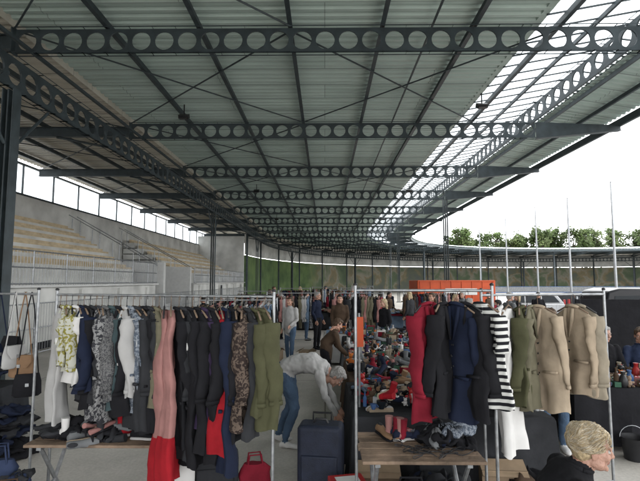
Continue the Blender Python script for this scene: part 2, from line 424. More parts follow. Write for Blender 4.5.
mr=N.new('ShaderNodeMapRange');mr.inputs[1].default_value=.3;mr.inputs[2].default_value=.7;mr.inputs[3].default_value=.88;mr.inputs[4].default_value=1.1;L.new(n2.outputs['Fac'],mr.inputs[0])
vm=N.new('ShaderNodeVectorMath');vm.operation='SCALE';L.new(mx.outputs[2],vm.inputs[0]);L.new(mr.outputs[0],vm.inputs['Scale']);L.new(vm.outputs[0],b.inputs['Base Color'])
bp=N.new('ShaderNodeBump');bp.inputs['Strength'].default_value=.15;L.new(n2.outputs['Fac'],bp.inputs['Height']);L.new(bp.outputs[0],b.inputs['Normal'])
mb=MB(); mb.add([(-700,-300,0),(700,-300,0),(700,1100,0),(-700,1100,0)],[(0,1,2,3)]); mb.obj('ground',[gm])
rink=mat('rink_concrete',(.16,.165,.16),rough=.7,var=.15,scale=.3,bump=.05)
mb=MB(); mb.add([(11.6,-60,.004),(72,-60,.004),(72,54,.004),(11.6,54,.004)],[(0,1,2,3)]); mb.obj('rink_surface',[rink])

# ------------------------------------------------------------------ trees
leafm=mat('foliage',(.040,.065,.016),rough=.8,var=.5,scale=.25); bark=mat('bark',(.05,.04,.03))
leafm2=mat('foliage_pale',(.065,.09,.028),rough=.8,var=.45,scale=.25)
mb=MB()
rnd=random.Random(3)
for i in range(38):
    tx=41+i*2.2+rnd.uniform(-1,1); ty=150+rnd.uniform(-8,12); H=17.6+rnd.uniform(-1.3,1.2)+1.2*math.sin(i*.55+.6)+min(2.6,i*.12)
    mb.tube([(tx,ty,0),(tx+.2,ty,H*.4),(tx,ty,H*.8)],[.35,.22,.06],m=1,n=6)
    for c in range(18):
        a=rnd.uniform(0,6.28); rr=rnd.uniform(0,3.2); cz=H*rnd.uniform(.50,.92); rr*=max(.25,1.15-abs(cz/H-.65)*2.2); c0=Vector((tx+rr*math.cos(a),ty+rr*math.sin(a),cz))
        mb.tube([(tx,ty,cz*.7),tuple(c0)],[.1,.03],m=1,n=4)
        R0=rnd.uniform(1.0,1.9); mm=rnd.choice((0,0,2))
        for k in range(80):
            d=Vector((rnd.gauss(0,1),rnd.gauss(0,1),rnd.gauss(0,.8)));d=d.normalized()*R0*rnd.uniform(.3,1.1)
            p=c0+d; u=Vector((rnd.gauss(0,1),rnd.gauss(0,1),rnd.gauss(0,1))).normalized(); w=u.orthogonal().normalized(); sz=rnd.uniform(.18,.42)
            mb.add([p+u*sz,p+w*sz,p-u*sz,p-w*sz],[(0,1,2,3)],mm)
mb.obj('distant_trees',[leafm,bark,leafm2])

for s,h in((22,6.8),(26,6.75),(30,6.85),(35,6.9),(41,7.0)):
    mb=MB(); mb.tube([(0,0,0),(0,0,.25)],[.12,.10],n=10); mb.tube([(0,0,.2),(0,0,h*.5),(0,0,h)],[.06,.052,.035],n=10); mb.ell((0,0,h+.03),(.045,.045,.04))
    mb.tube([(.07,0,1.2),(.05,0,h-.1)],.006,n=4); mb.box((.08,0,1.2),(.06,.03,.15))
    mb.obj('flagpole',[alum],smooth=40,loc=(13.7,s,0))
for i in range(7):
    mb=MB()
    mb.tube([(0,0,.15),(0,0,1.1),(2.3,0,1.1),(2.3,0,.15),(0,0,.15)],.02,n=6)
    for k in range(1,16): mb.tube([(k*.144,0,.15),(k*.144,0,1.1)],.007,n=4)
    for x in(.3,2): mb.tube([(x,-.3,.02),(x,0,.15),(x,.3,.02)],.02,n=6)
    mb.obj('crowd_barrier',[galv],loc=(9.2+i*2.35,19.5+.1*i,0))

# ------------------------------------------------------------------ vehicles
def car(name,loc,rz,prof,glassprof,W,L,paint):
    root=empty(name,loc,rz)
    mb=MB()
    n=len(prof)
    def hw(z): return W/2-(max(0,z-.95))*.16
    vs=[]
    for x,z in prof: vs.append((x,-hw(z),z))
    for x,z in prof: vs.append((x,hw(z),z))
    fs=[tuple(range(n)),tuple(reversed(range(n,2*n)))]
    for i in range(n):
        j=(i+1)%n; fs.append((i,n+i,n+j,j))
    mb.add(vs,fs,0)
    o=mb.obj('body',[paint],smooth=30,parent=root); bevel(o,.05,3)
    mb=MB()
    for sgn in(-1,1):
        for gp in glassprof:
            P=[(x,sgn*(hw(z)+.006),z) for x,z in gp]; Q=[(x,sgn*(hw(z)-.02),z) for x,z in gp]; k=len(P)
            mb.add(P+Q,[tuple(range(k)) if sgn<0 else tuple(reversed(range(k)))]+[(i,(i+1)%k,k+(i+1)%k,k+i) for i in range(k)],0)
        mb.box((L*.12,sgn*(W/2+.09),1.05),(.1,.16,.13),1)
        for x in(-L*.12,L*.08): mb.box((x,sgn*(W/2+.012),.88),(.16,.03,.03),1)
        mb.box((0,sgn*(W/2+.005),.33),(L*.5,.02,.1),1)
    mb.obj('windows_and_trim',[glass,blackp],parent=root)
    mb=MB()
    for x in(-L*.30,L*.31):
        for sgn in(-1,1):
            y=sgn*(W/2-.10)
            mb.lathe((x,y,.33),[(.2,-.10),(.31,-.115),(.335,-.08),(.335,.08),(.31,.115),(.2,.10)],0,24,'Y')
            mb.lathe((x,y+sgn*.10,.33),[(.20,-.01),(.20,.018),(.05,.03)],1,20,'Y')
            for k in range(5):
                a=k*2*math.pi/5; mb.box((x+.1*math.cos(a),y+sgn*.128,.33+.1*math.sin(a)),(.17,.02,.035),1,rot=Matrix.Rotation(-a,3,'Y'))
    mb.obj('wheels',[rubber,alum],smooth=40,parent=root)
    mb=MB()
    for sgn in(-1,1):
        mb.box((-L/2+.01,sgn*(W/2-.14),.95),(.06,.14,.42),0); mb.box((L/2-.05,sgn*(W/2-.22),.72),(.1,.30,.14),1)
    mb.box((-L/2-.005,0,.62),(.03,.5,.11),1)
    mb.obj('lamps_and_plate',[redp,whitep],parent=root)
    return root
vanp=[(-2.3,.28),(-2.32,.8),(-2.25,1.35),(-2.1,1.82),(-1.8,1.9),(.6,1.9),(.95,1.82),(1.55,1.15),(2.25,.95),(2.36,.7),(2.34,.28),(1.85,.28),(1.7,.6),(1.2,.6),(1.05,.28),(-1.0,.28),(-1.12,.6),(-1.62,.6),(-1.75,.28)]
vang=[[(-2.05,1.15),(-1.95,1.7),(-1.0,1.72),(-1.0,1.15)],[(-.93,1.15),(-.93,1.72),(.1,1.72),(.1,1.15)],[(.17,1.15),(.17,1.72),(.72,1.7),(1.2,1.15)]]
carp=[(-2.1,.26),(-2.15,.7),(-2.05,1.0),(-1.75,1.4),(-1.2,1.48),(.1,1.46),(.85,.98),(1.9,.82),(2.12,.6),(2.1,.26),(1.75,.26),(1.6,.58),(1.1,.58),(.95,.26),(-.95,.26),(-1.1,.58),(-1.6,.58),(-1.72,.26)]
carg=[[(-1.85,1.02),(-1.6,1.34),(-1.0,1.38),(-1.0,1.0)],[(-.94,1.0),(-.94,1.38),(-.2,1.38),(-.2,1.0)],[(-.14,1.0),(-.14,1.38),(.1,1.36),(.62,1.0)]]
car('parked_van',(9.7,13.0,0),R(-6),vanp,vang,1.85,4.65,carblack)
car('parked_car',(10.0,24.5,0),R(176),carp,carg,1.78,4.25,carwhite)
car('parked_car',(14.6,25.0,0),R(4),carp,carg,1.78,4.25,M['charcoal'])
car('parked_van',(16.5,21.5,0),R(176),vanp,vang,1.85,4.65,carwhite)
car('parked_car',(19.5,28.0,0),R(4),carp,carg,1.78,4.25,M['blue'])

# orange market trailer
root=empty('orange_trailer',(6.1,22.6,0),R(3))
mb=MB(); mb.box((0,0,1.28),(3.7,1.7,1.70)); o=mb.obj('box_body',[orangeb],parent=root); bevel(o,.04,2)
mb=MB()
for i in range(8): mb.box((-1.72+i*.491,-.862,1.28),(.035,.03,1.62))
for z in(.46,2.10): mb.box((0,-.868,z),(3.66,.04,.05))
mb.obj('ribs',[orangeb],parent=root)
mb=MB()
for x in(-.45,.45):
    for sg in(-1,1):
        mb.lathe((x,sg*.80,.32),[(.2,-.09),(.30,-.10),(.32,-.07),(.32,.07),(.30,.10),(.2,.09)],0,20,'Y'); mb.lathe((x,sg*.88,.32),[(.17,-.01),(.17,.02),(.05,.03)],1,16,'Y')
mb.tube([(-1.8,0,.4),(-2.9,0,.42)],.05,1); mb.tube([(-2.6,0,.42),(-2.6,0,.02)],.03,1)
mb.box((.2,-.885,1.6),(1.5,.012,.30),2)
mb.obj('wheels_drawbar_label',[rubber,galv,whitep],smooth=40,parent=root)

# ------------------------------------------------------------------ garments
def garment_mesh(kind,L,m,seed,W=.43,m2=None):
    rg=random.Random(seed); mb=MB()
    ph=[rg.uniform(0,6.28) for _ in range(6)]
    n=44; rows=30 if L>.8 else 20
    vs=[];fs=[]
    for k in range(rows+1):
        t=k/rows; z=-L*t
        d=-z
        if d<.09: a=.055+(W/2-.055)*(d/.09)**.8; b=.026+.016*(d/.09)
        else:
            u=(d-.09)/(L-.09); a=W/2*(1-.06*math.sin(u*3)+(.22 if kind=='dress' else .10)*u); b=.040+.024*u
        for i in range(n):
            th=2*math.pi*i/n; f=1+ (.10+.25*t)*math.sin(5*th+ph[0]+t*1.5)*.5+(.05+.2*t)*math.sin(9*th+ph[1]-t)*.5+.12*t*math.sin(15*th+ph[4])
            sx=math.copysign(abs(math.cos(th))**.8,math.cos(th)); sy=math.sin(th)
            x=a*sx*(1-.10*math.sin(2*math.pi*t+ph[2])*t); y=b*sy*f+.03*t*math.sin(3*sx*2+ph[3])+.012*math.sin(t*11+ph[5])
            vs.append((x,y,z+ (.012*math.sin(4*th+ph[4]) if k==rows else 0)))
    for k in range(rows):
        for i in range(n):
            j=(i+1)%n; fs.append((k*n+i,(k+1)*n+i,(k+1)*n+j,k*n+j))
    mb.add(vs,fs,0)
    if kind!='dress' or rg.random()<.4:
        sl=min(.60,L*.80) if kind!='short' else .25
        for sg in(-1,1):
            x0=sg*(W/2-.035); secs=[]
            bx=rg.uniform(-.01,.03);by=rg.uniform(-.05,.08); tw=rg.uniform(-.5,.5)
            K=18
            for k in range(K+1):
                t=k/K
                c=Vector((x0+sg*(.028*math.sin(t*2.2)+bx*t),by*t*t+.01*math.sin(t*9+ph[k%6]*.3),-.085-sl*t)); r=(.068-.022*t)*(1+.09*math.sin(t*21+ph[2])*(t>.1))
                fl=.62-.15*t; a_=tw*t
                secs.append((c,Vector((math.cos(a_),math.sin(a_),.18*sg*(1-t)))*r*fl*1.1,Vector((-math.sin(a_),math.cos(a_),0))*r*1.1))
            mb.loft(secs,0,14)
            c=secs[-1][0]; mb.loft([(c,secs[-1][1]*1.1,secs[-1][2]*1.1),(c+Vector((0,0,-.03)),secs[-1][1]*1.05,secs[-1][2]*1.08)],0,14)
    if kind in('jacket','coat','short'):
        C=[]
        for i in range(13):
            th=math.pi*2*i/12; C.append((.062*math.cos(th),.038*math.sin(th),.0-.02*math.sin(th)))
        mb.tube(C,.015,0,8)
        for sg in(-1,1):
            mb.tube([(sg*.045,-.042,-.01),(sg*.035,-.060,-.12),(sg*.008,-.066,-.28)],[.014,.020,.005],0,6)
        for i in range(4): mb.ell((.012,-.070-.02*(i/4),-.32-i*.1*min(1,L)),(.008,.005,.008),1,8,4)
        for sg in(-1,1): mb.box((sg*W*.27,-.060,-L*.62),(.12,.03,.02),0)
    nv=[]
    for (x,y,z) in mb.v:
        p=Vector((x*6,y*6,z*3.2+seed*7.7)); q=Vector((x*15,y*15,z*9+seed*3.3))
        a1=noise.noise(p)*.018*min(1,-z*4+.2)+noise.noise(q)*.010
        b1=noise.noise(p+Vector((31,0,0)))*.016*min(1,-z*4)+noise.noise(q+Vector((0,17,0)))*.007
        nv.append((x+b1,y+a1*1.3,z))
    mb.v=nv
    if m2 is not None:
        for i,f in enumerate(mb.f):
            if mb.v[f[0]][2]<-L*.72 and i<len(fs): mb.m[i]=3
    mb.tube([(-W/2+.03,0,-.05),(-.05,0,.012),(0,0,.03),(.05,0,.012),(W/2-.03,0,-.05)],.008,2,6)
    hk=[(0,0,.03),(0,0,.07)]+[(.018-.018*math.cos(a),0,.07+.03+.022*math.sin(a)) for a in [math.pi*x/6 for x in range(0,8)]]
    mb.tube(hk,.0025,2,5)
    if seed%4==0: mb.box((W/2+.01,-.03,-.28),(.004,.04,.06),4 if m2 else 3)
    mats=[M[m],blackp,wood if seed%3 else blackp]+([M[m2]] if m2 else [])+[whitep]
    return mb.mesh('hanging_'+kind,mats,smooth=True)
def hang(kind,L,m,pos,ang,seed,W=.43,m2=None):
    me=garment_mesh(kind,L,m,seed,W,m2)
    nm={'jacket':'hanging_jacket','coat':'hanging_coat','dress':'hanging_dress','short':'hanging_shirt'}[kind]
    o=mkobj(nm,me,None,(pos[0],pos[1],pos[2]-.122),ang); o.rotation_euler[1]=random.uniform(-.06,.06); return o
def rack(name,A,B,z,T=.016):
    mb=MB(); A=Vector((*A,0));B=Vector((*B,0)); D=(B-A).normalized(); P=Vector((-D.y,D.x,0))
    up=Vector((0,0,1))
    mb.tube([A+up*z,B+up*z],T,n=10)
    for Q in(A,B):
        mb.tube([Q+up*.06,Q+up*(z+.05)],T*1.1,n=10)
        mb.tube([Q-P*.3+up*.06,Q+P*.3+up*.06],T*1.1,n=8)
        for sg in(-1,1):
            c=Q+P*.29*sg; mb.lathe(c+up*.03,[(.03,-.012),(.03,.012)],1,10,'X')
        mb.ell(Q+up*(z+.05),(.018,.018,.014),1)
    mb.tube([A+up*.2,B+up*.2],T*.8,n=8)
    return mb.obj(name,[galv,blackp],smooth=40)
A=(-2.52,4.35);B=(-.42,3.82)
rack('clothes_rack',A,B,1.97,T=.012)
LR=[('dress',1.0,'ltgrey'),('short',.50,'floral'),('jacket',.55,'floral'),('short',.66,'white'),('jacket',.72,'navy'),('jacket',.85,'black'),('jacket',.8,'charcoal'),('coat',.95,'greycheck'),
('jacket',.78,'herring'),('jacket',.85,'teal'),('jacket',.9,'black'),('jacket',.74,'ltgrey'),('coat',.88,'bluepat'),('coat',1.0,'charcoal'),('coat',1.02,'black'),('jacket',.9,'charcoal'),('jacket',.8,'khaki'),('dress',1.40,'pink','red'),('dress',1.36,'pink','red'),('coat',1.1,'black'),
('coat',1.2,'charcoal'),('coat',1.25,'black'),('coat',1.12,'black'),('jacket',.95,'plum'),('coat',1.2,'black'),('dress',1.12,'red'),('coat',1.26,'navy'),('coat',1.02,'black'),('coat',.92,'brownpat'),('jacket',.98,'charcoal'),('jacket',.78,'olive'),('coat',.90,'olive')]
for i,g in enumerate(LR):
    t=.02+.94*i/(len(LR)-1); p=(A[0]+(B[0]-A[0])*t,A[1]+(B[1]-A[1])*t,1.97)
    off=-.10 if g[2]=='pink' else 0
    hang(g[0],g[1],g[2],(p[0],p[1]+off*.3,p[2]),R(-64)+random.uniform(-.2,.2)+R(14)*(t<.5)-R(8)*(t>.85),100+i,W=random.uniform(.37,.45),m2=g[3] if len(g)>3 else None)
rack('clothes_rack',(.26,4.0),(1.38,3.86),2.02,T=.012)
rack('clothes_rack',(1.42,4.25),(2.75,4.62),1.97,T=.012)
RR=[('jacket',.92,'crimson',.84,3.93,2.02,50),('jacket',.86,'black',.97,3.91,2.02,62),('jacket',.92,'navy',1.10,3.9,2.02,-50),('coat',.90,'black',1.17,3.89,2.02,-62),('short',.80,'stripe',1.29,3.87,2.02,-58),
('short',.62,'crimson',1.52,4.28,1.97,70),('short',.70,'white',1.58,4.29,1.97,68),('dress',1.25,'white',1.69,4.32,1.97,48),('jacket',.85,'olive',1.80,4.35,1.97,68),('jacket',.9,'khaki',1.89,4.38,1.97,60),
('jacket',.92,'beige',2.0,4.40,1.97,-58),('jacket',.80,'beige',2.38,4.52,1.97,-68),('jacket',.82,'sand',2.47,4.54,1.97,-70)]
for i,(k,L_,m,x,y,z,a) in enumerate(RR): hang(k,L_,m,(x,y,z),R(a),300+i,W=.40)

shoecols=['black','black','brown','crimson','white','beige','navy','pink','grey','charcoal','dustyblue','sand','black','plum','charcoal','tan','ltgrey','red']
shoemats=[M[c] for c in shoecols]
def shoe(mb,T,m,sole,style=0):
    old=mb.T; mb.T=T
    S=[(-.13,.026,.05),(-.11,.034,.075 if style!=1 else .05),(-.06,.034,.085 if style!=1 else .04),(0,.034,.06 if style!=1 else .035),(.06,.042,.045),(.11,.036,.038),(.14,.016,.03)]
    mb.loft([((y,0,.02+h/2),(0,w,0),(0,0,h/2)) for y,w,h in S],m,10)
    mb.loft([((y,0,.010),(0,w+.004,0),(0,0,.012)) for y,w,h in S],sole,8)
    if style==0: mb.ell((-.075,0,.098),(.045,.022,.010),9,10,4)
    if style==2: mb.loft([((-.10,0,.06),(.03,0,0),(0,.03,0)),((-.095,0,.2),(.04,0,0),(0,.038,0))],m,10)
    if style==1: mb.tube([(-.11,0,.02),(-.115,0,-.05)],[.018,.007],sole,6)
    mb.T=old
def TR(x,y,z,rz=0,rx=0,ry=0,s=1): return Matrix.Translation((x,y,z))@Matrix.Rotation(rz,4,'Z')@Matrix.Rotation(rx,4,'X')@Matrix.Rotation(ry,4,'Y')@Matrix.Scale(s,4)
def table(name,x0,x1,y0,y1,z=.74,slats=True,cloth_m=None,rz=0):
    root=empty(name,((x0+x1)/2,(y0+y1)/2,0),rz)
    w=(x1-x0);d=(y1-y0); mb=MB()
    if slats:
        n=max(3,int(d/.13))
        for i in range(n): mb.box((random.uniform(-.01,.01),-d/2+(i+.5)*d/n,z-.012),(w,d/n-.012,.024),0)
    else: mb.box((0,0,z-.015),(w,d,.03),0)
    o=mb.obj('top',[wood],parent=root); bevel(o,.003,1)
    mb=MB()
    for sx in(-1,1):
        x=sx*(w/2-.12)
        mb.tube([(x,-d/2+.06,0),(x,d/2-.06,z-.04)],.018,n=6); mb.tube([(x,d/2-.06,0),(x,-d/2+.06,z-.04)],.018,n=6)
        mb.box((x,0,z-.04),(.04,d-.06,.03))
    mb.obj('legs',[galv],parent=root)
    if cloth_m:
        mb=MB(); n=60; vs=[];fs=[]
        per=[]
        for i in range(n):
            t=i/n*4
            if t<1:p=(-w/2+w*t,-d/2)
            elif t<2:p=(w/2,-d/2+d*(t-1))
            elif t<3:p=(w/2-w*(t-2),d/2)
            else:p=(-w/2,d/2-d*(t-3))
            per.append(p)
        for k,zz in enumerate((z+.012,z-.02,z-.25,z-.5,z-.68)):
            for i,(px,py) in enumerate(per):
                o=.015+ (k*.012)*(1+math.sin(i*1.7)+.5*math.sin(i*2.9))
                vs.append((px+math.copysign(o,px),py+math.copysign(o,py),zz))
        for k in range(4):
            for i in range(n):
                j=(i+1)%n; fs.append((k*n+i,k*n+j,(k+1)*n+j,(k+1)*n+i))
        fs.append(tuple(range(n)))
        mb.add(vs,fs,0); mb.obj('tablecloth',[cloth_m],smooth=35,parent=root)
    return root
def shoes_pile(name,x0,x1,y0,y1,z,n,rg,layers=2):
    mb=MB()
    for i in range(n):
        lay=int(rg.random()**1.6*layers)
        x=rg.uniform(x0+.1,x1-.1);y=rg.uniform(y0+.1,y1-.1);a=rg.uniform(0,6.28);c=rg.randrange(len(shoecols));so=rg.choice((0,4,0,5));st=rg.choice((0,0,1,2)) if rg.random()<.8 else 0
        for q in range(2):
            T=TR(x+q*.09*math.sin(a),y-q*.09*math.cos(a),z+.005+lay*.075,a+rg.uniform(-.3,.3),rg.uniform(-.4,.4)*(1 if lay else .2)+(1.4 if rg.random()<.2 else 0),rg.uniform(-.4,.4)*(1 if lay else .1),.92)
            shoe(mb,T,c,so,st)
    return mb.obj(name,shoemats,smooth=50)
def clothes_pile(name,x,y,z,w,d,h,cols,seed,n=14):
    rg=random.Random(seed); mb=MB()
    for i in range(n):
        a=rg.uniform(0,6.28); t=i/n; cx=x+rg.uniform(-w,w)*.36*(1-t*.5); cy=y+rg.uniform(-d,d)*.36*(1-t*.5); cz=z+.02+h*t*.8
        rw=w*rg.uniform(.22,.38); rd=d*rg.uniform(.2,.38); rh=rg.uniform(.03,.06); m=rg.randrange(len(cols))
        nn=30;kk=12; vs=[];fs=[]
        p=[rg.uniform(0,6.28) for _ in range(4)]
        for k in range(kk+1):
            u=math.pi*k/kk
            for j in range(nn):
                th=2*math.pi*j/nn; f=1+.22*math.sin(3*th+p[0])+.12*math.sin(7*th+p[1]+u)
                X=cx+math.cos(a)*rw*math.sin(u)*math.cos(th)*f-math.sin(a)*rd*math.sin(u)*math.sin(th)*f;Y=cy+math.sin(a)*rw*math.sin(u)*math.cos(th)*f+math.cos(a)*rd*math.sin(u)*math.sin(th)*f
                Z=cz+rh*math.cos(u)*(1+.4*math.sin(5*th+p[2])+.3*math.sin(9*th+p[3]))+.05*noise.noise(Vector((X*11,Y*11,i*4.)))+.02*noise.noise(Vector((X*30,Y*30,i*4.)))
                vs.append((X,Y,max(z+.004,Z)))
        for k in range(kk):
            for j in range(nn): q=(j+1)%nn; fs.append((k*nn+j,(k+1)*nn+j,(k+1)*nn+q,k*nn+q))
        mb.add(vs,fs,m)
    return mb.obj(name,[M[c] for c in cols],smooth=True)
def bric(name,x0,x1,y0,y1,z,n,seed,k0=0.):
    rg=random.Random(seed); mb=MB(); cols=[M['ltgrey'],M['brown'],blackp,M['crimson'],M['dustyblue'],galv,M['beige'],wood,M['green'],M['sand'],M['pink'],glass,M['orange'],redp,M['white'],M['blue']]
    nc=len(cols)
    for i in range(n):
        x=rg.uniform(x0,x1);y=rg.uniform(y0,y1);k=rg.uniform(k0,1);m=rg.randrange(nc); s=rg.uniform(.5,1.15)
        if k<.25: mb.lathe((x,y,z),[(.035*s,0),(.055*s,.04*s),(.05*s,.1*s),(.022*s,.15*s),(.03*s,.19*s)],m,12)
        elif k<.42: mb.lathe((x,y,z),[(.025*s,0),(.045*s,.06*s),(.048*s,.08*s)],m,12); mb.tube([(x+.04*s,y,z+.02),(x+.075*s,y,z+.04*s),(x+.045*s,y,z+.07*s)],.006,m,5)
        elif k<.60: mb.box((x,y,z+.05*s),(.16*s,.12*s,.10*s),m,rot=Matrix.Rotation(rg.uniform(0,3),3,'Z')); mb.box((x,y,z+.105*s),(.1*s,.1*s,.012),(m+3)%nc,rot=Matrix.Rotation(rg.uniform(0,3),3,'Z'))
        elif k<.63:
            mb.box((x,y,z+.10*s),(.17*s,.02,.20*s),m,rot=Matrix.Rotation(.25,3,'X')); mb.box((x,y-.014,z+.10*s),(.13*s,.02,.15*s),(m+5)%nc,rot=Matrix.Rotation(.25,3,'X'))
        elif k<.88:
            mb.ell((x,y,z+.05*s),(.05*s,.045*s,.055*s),m,10,6); mb.ell((x,y-.01,z+.12*s),(.038*s,.036*s,.035*s),m,10,6)
            for sg in(-1,1):
                mb.ell((x+sg*.03*s,y,z+.152*s),(.013*s,.008*s,.013*s),m,8,4); mb.ell((x+sg*.05*s,y-.02*s,z+.065*s),(.03*s,.015*s,.016*s),m,8,4); mb.ell((x+sg*.03*s,y-.05*s,z+.018*s),(.017*s,.035*s,.016*s),m,8,4)
        else: mb.tube([(x,y,z),(x,y,z+.14*s)],[.03*s,.03*s],m,12); mb.tube([(x,y,z+.14*s),(x,y,z+.17*s),(x,y,z+.22*s)],[.026*s,.011*s,.011*s],m,10)
    return mb.obj(name,cols,smooth=35)
rg=random.Random(11)
table('wooden_table',-2.55,-1.15,4.0,4.6,.72)
shoes_pile('pile_of_shoes',-2.5,-1.3,4.02,4.5,.72,15,rg,2)
clothes_pile('pile_of_black_clothes',-2.1,4.35,.72,.8,.4,.10,['black','charcoal','black','grey'],5)
clothes_pile('draped_black_cloth',-2.5,3.85,.12,.3,.3,.5,['black','charcoal','denimdark'],6)
table('wooden_table',.28,1.22,3.62,4.32,.74)
clothes_pile('pile_of_folded_clothes',1.0,4.08,.74,.5,.36,.10,['navy','black','bluepat','grey','black'],8,16)
mb=MB()
for i in range(9):
    x=rg.uniform(.5,1.0);y=rg.uniform(3.7,3.95);a=rg.uniform(0,6.28)
    pts=[(x+.2*math.cos(a)*u+.05*math.sin(u*7+i),y+.1*math.sin(a)*u+.04*math.cos(u*6),.748+.02*abs(math.sin(u*5))) for u in [k/10 for k in range(-10,11)]]
    mb.tube(pts,.004,0,5)
mb.obj('loose_hangers',[blackp])
shoes_pile('pile_of_shoes',.38,.85,4.05,4.30,.74,4,rg,1)
for k in range(4):
    y0=4.75+k*1.75; table('market_table',.30+.05*k,2.25+.1*k,y0,y0+1.55,.74,slats=False,cloth_m=M[('charcoal','brown','grey','charcoal')[k]])
    shoes_pile('pile_of_shoes',.3+.05*k,2.25+.1*k,y0,y0+1.55,.755,52,rg,3)
    bric('second_hand_goods',.36+.05*k,2.2+.1*k,y0+.06,y0+1.5,.80,130,40+k,.2)
for i,(x,y,c) in enumerate(((.5,4.95,carton),(1.1,4.9,M['charcoal']),(1.7,5.0,carton))):
    mb=MB(); mb.box((0,0,.16),(.42,.34,.32)); mb.box((0,-.12,.33),(.42,.2,.01),0,rot=Matrix.Rotation(.5,3,'X')); mb.obj('cardboard_box',[c],loc=(x,y-.3,0),rz=rg.uniform(-.3,.3))
clothes_pile('pile_of_black_bags',1.0,4.2,0,.9,.6,.4,['black','charcoal','navy','crimson'],26,18)
clothes_pile('pile_of_black_bags',1.9,4.7,0,.9,.5,.3,['black','charcoal','denimdark','brown'],27,16)

def suitcase(loc,rz,m,w=.43,h=.66,d=.26):
    root=empty('suitcase',loc,rz)
    mb=MB(); mb.box((0,0,.07+h/2),(w,d,h)); o=mb.obj('shell',[m],smooth=30,parent=root); bevel(o,.045,4)
    mb=MB(); mb.box((0,-d/2-.007,.30),(w*.8,.03,h*.5)); o=mb.obj('pocket',[m],smooth=30,parent=root); bevel(o,.014,3)
    mb=MB(); mb.tube([(-w/2+.005,-.09,.1),(-w/2+.005,-.09,h+.04),(w/2-.005,-.09,h+.04),(w/2-.005,-.09,.1)],.004,1,5)
    mb.tube([(-.09,.09,h+.06),(-.09,.09,h+.14),(.09,.09,h+.14),(.09,.09,h+.06)],.010,1,8); mb.tube([(-.07,0,h+.07),(-.05,0,h+.105),(.05,0,h+.105),(.07,0,h+.07)],.012,1,8)
    for sx in(-1,1):
        for sy in(-1,1): mb.lathe((sx*(w/2-.045),sy*.1,.03),[(.03,-.015),(.03,.015)],1,12,'X')
    mb.obj('trim_handle_wheels',[galv,blackp],smooth=40,parent=root)
suitcase((-.04,4.62,0),R(-8),suitm)
suitcase((-1.02,4.45,0),R(12),M['charcoal'],.42,.45)
root=empty('product_carton',(.20,4.1,0),R(12)); mb=MB(); mb.box((0,0,.2),(.30,.3,.40)); bevel(mb.obj('box',[redp],parent=root),.004,1); mb=MB(); mb.box((0,-.152,.2),(.2,.004,.18)); mb.box((0,0,.402),(.2,.2,.003)); mb.obj('label',[whitep],parent=root)
root=empty('product_carton',(.48,3.95,0),R(-6)); mb=MB(); mb.box((0,0,.18),(.28,.3,.36)); bevel(mb.obj('box',[whitep],parent=root),.004,1); mb=MB(); mb.box((0,-.152,.2),(.2,.004,.1)); mb.obj('label',[redp],parent=root)
def bag(name,loc,w,d,h,m,strap=.25,rz=0,seed=1):
    mb=MB(); secs=[]
    for k in range(9):
        t=k/8; s_=1-.3*t**2; secs.append(((.01*math.sin(k*2),0,h*t),(w/2*(s_*.92+.06*math.sin(k*2+seed)),0,0),(0,d/2*(1-.7*t)*(1+.08*math.sin(k*3+seed)),0)))
    mb.loft(secs,0,22)
    mb.v=[(x+noise.noise(Vector((x*12,y*12,z*12+seed)))*.03,y+noise.noise(Vector((x*12,y*12+9,z*12+seed)))*.03,z) for x,y,z in mb.v]
    for sg in(-1,1): mb.tube([(-w*.2,sg*d*.1,h*.93),(-w*.15,sg*d*.12,h+strap),(w*.15,sg*d*.12,h+strap),(w*.2,sg*d*.1,h*.93)],.008,0,6)
    return mb.obj(name,[m],smooth=45,loc=loc,rz=rz)
bag('black_shopping_bag',(.62,3.45,0),.5,.35,.60,M['black'],.08)
bag('black_shopping_bag',(.95,3.40,0),.45,.3,.5,M['charcoal'],.1,.4,3)
bag('red_shopping_bag',(-.66,4.5,0),.36,.3,.40,M['crimson'],.08,.3)
bag('white_plastic_bag',(-1.25,4.15,0),.34,.28,.52,M['white'],.05,.5,9)
bag('blue_bag',(-2.72,3.95,.0),.4,.3,.62,M['denimdark'],.12,.3,5)
bag('leather_bag',(-2.45,3.65,0),.5,.3,.45,M['brown'],.12,.3,4)
shoes_pile('pile_of_shoes',-1.1,-.45,3.75,4.5,.005,10,rg,2)
def chair(loc,rz,m=whitep):
    mb=MB()
    mb.loft([((0,-.2,.44),(.2,0,0),(0,0,.012)),((0,0,.43),(.23,0,0),(0,0,.012)),((0,.2,.44),(.22,0,0),(0,0,.012))],0,12)
    for sx in(-1,1):
        mb.tube([(sx*.26,-.24,0),(sx*.22,-.2,.44),(sx*.25,-.2,.64),(sx*.26,.0,.67),(sx*.24,.2,.66)],[.022,.022,.02,.022,.02],0,8)
        mb.tube([(sx*.25,.28,0),(sx*.22,.2,.44),(sx*.23,.27,.86)],[.022,.024,.018],0,8)
    for i in range(5):
        x=-.14+i*.07; mb.tube([(x,.2,.44),(x,.25,.66),(x*1.1,.29,.86)],[.02,.022,.02],0,6)
    mb.tube([(-.23,.27,.84),(-.12,.29,.89),(.12,.29,.89),(.23,.27,.84)],.026,0,8)
    return mb.obj('plastic_garden_chair',[m],smooth=40,loc=loc,rz=rz)
chair((4.45,7.75,0),R(0),blackp); chair((5.0,7.7,0),R(10),blackp)
rack('clothes_rack',(-3.8,4.8),(-2.85,4.6),1.97,T=.012)
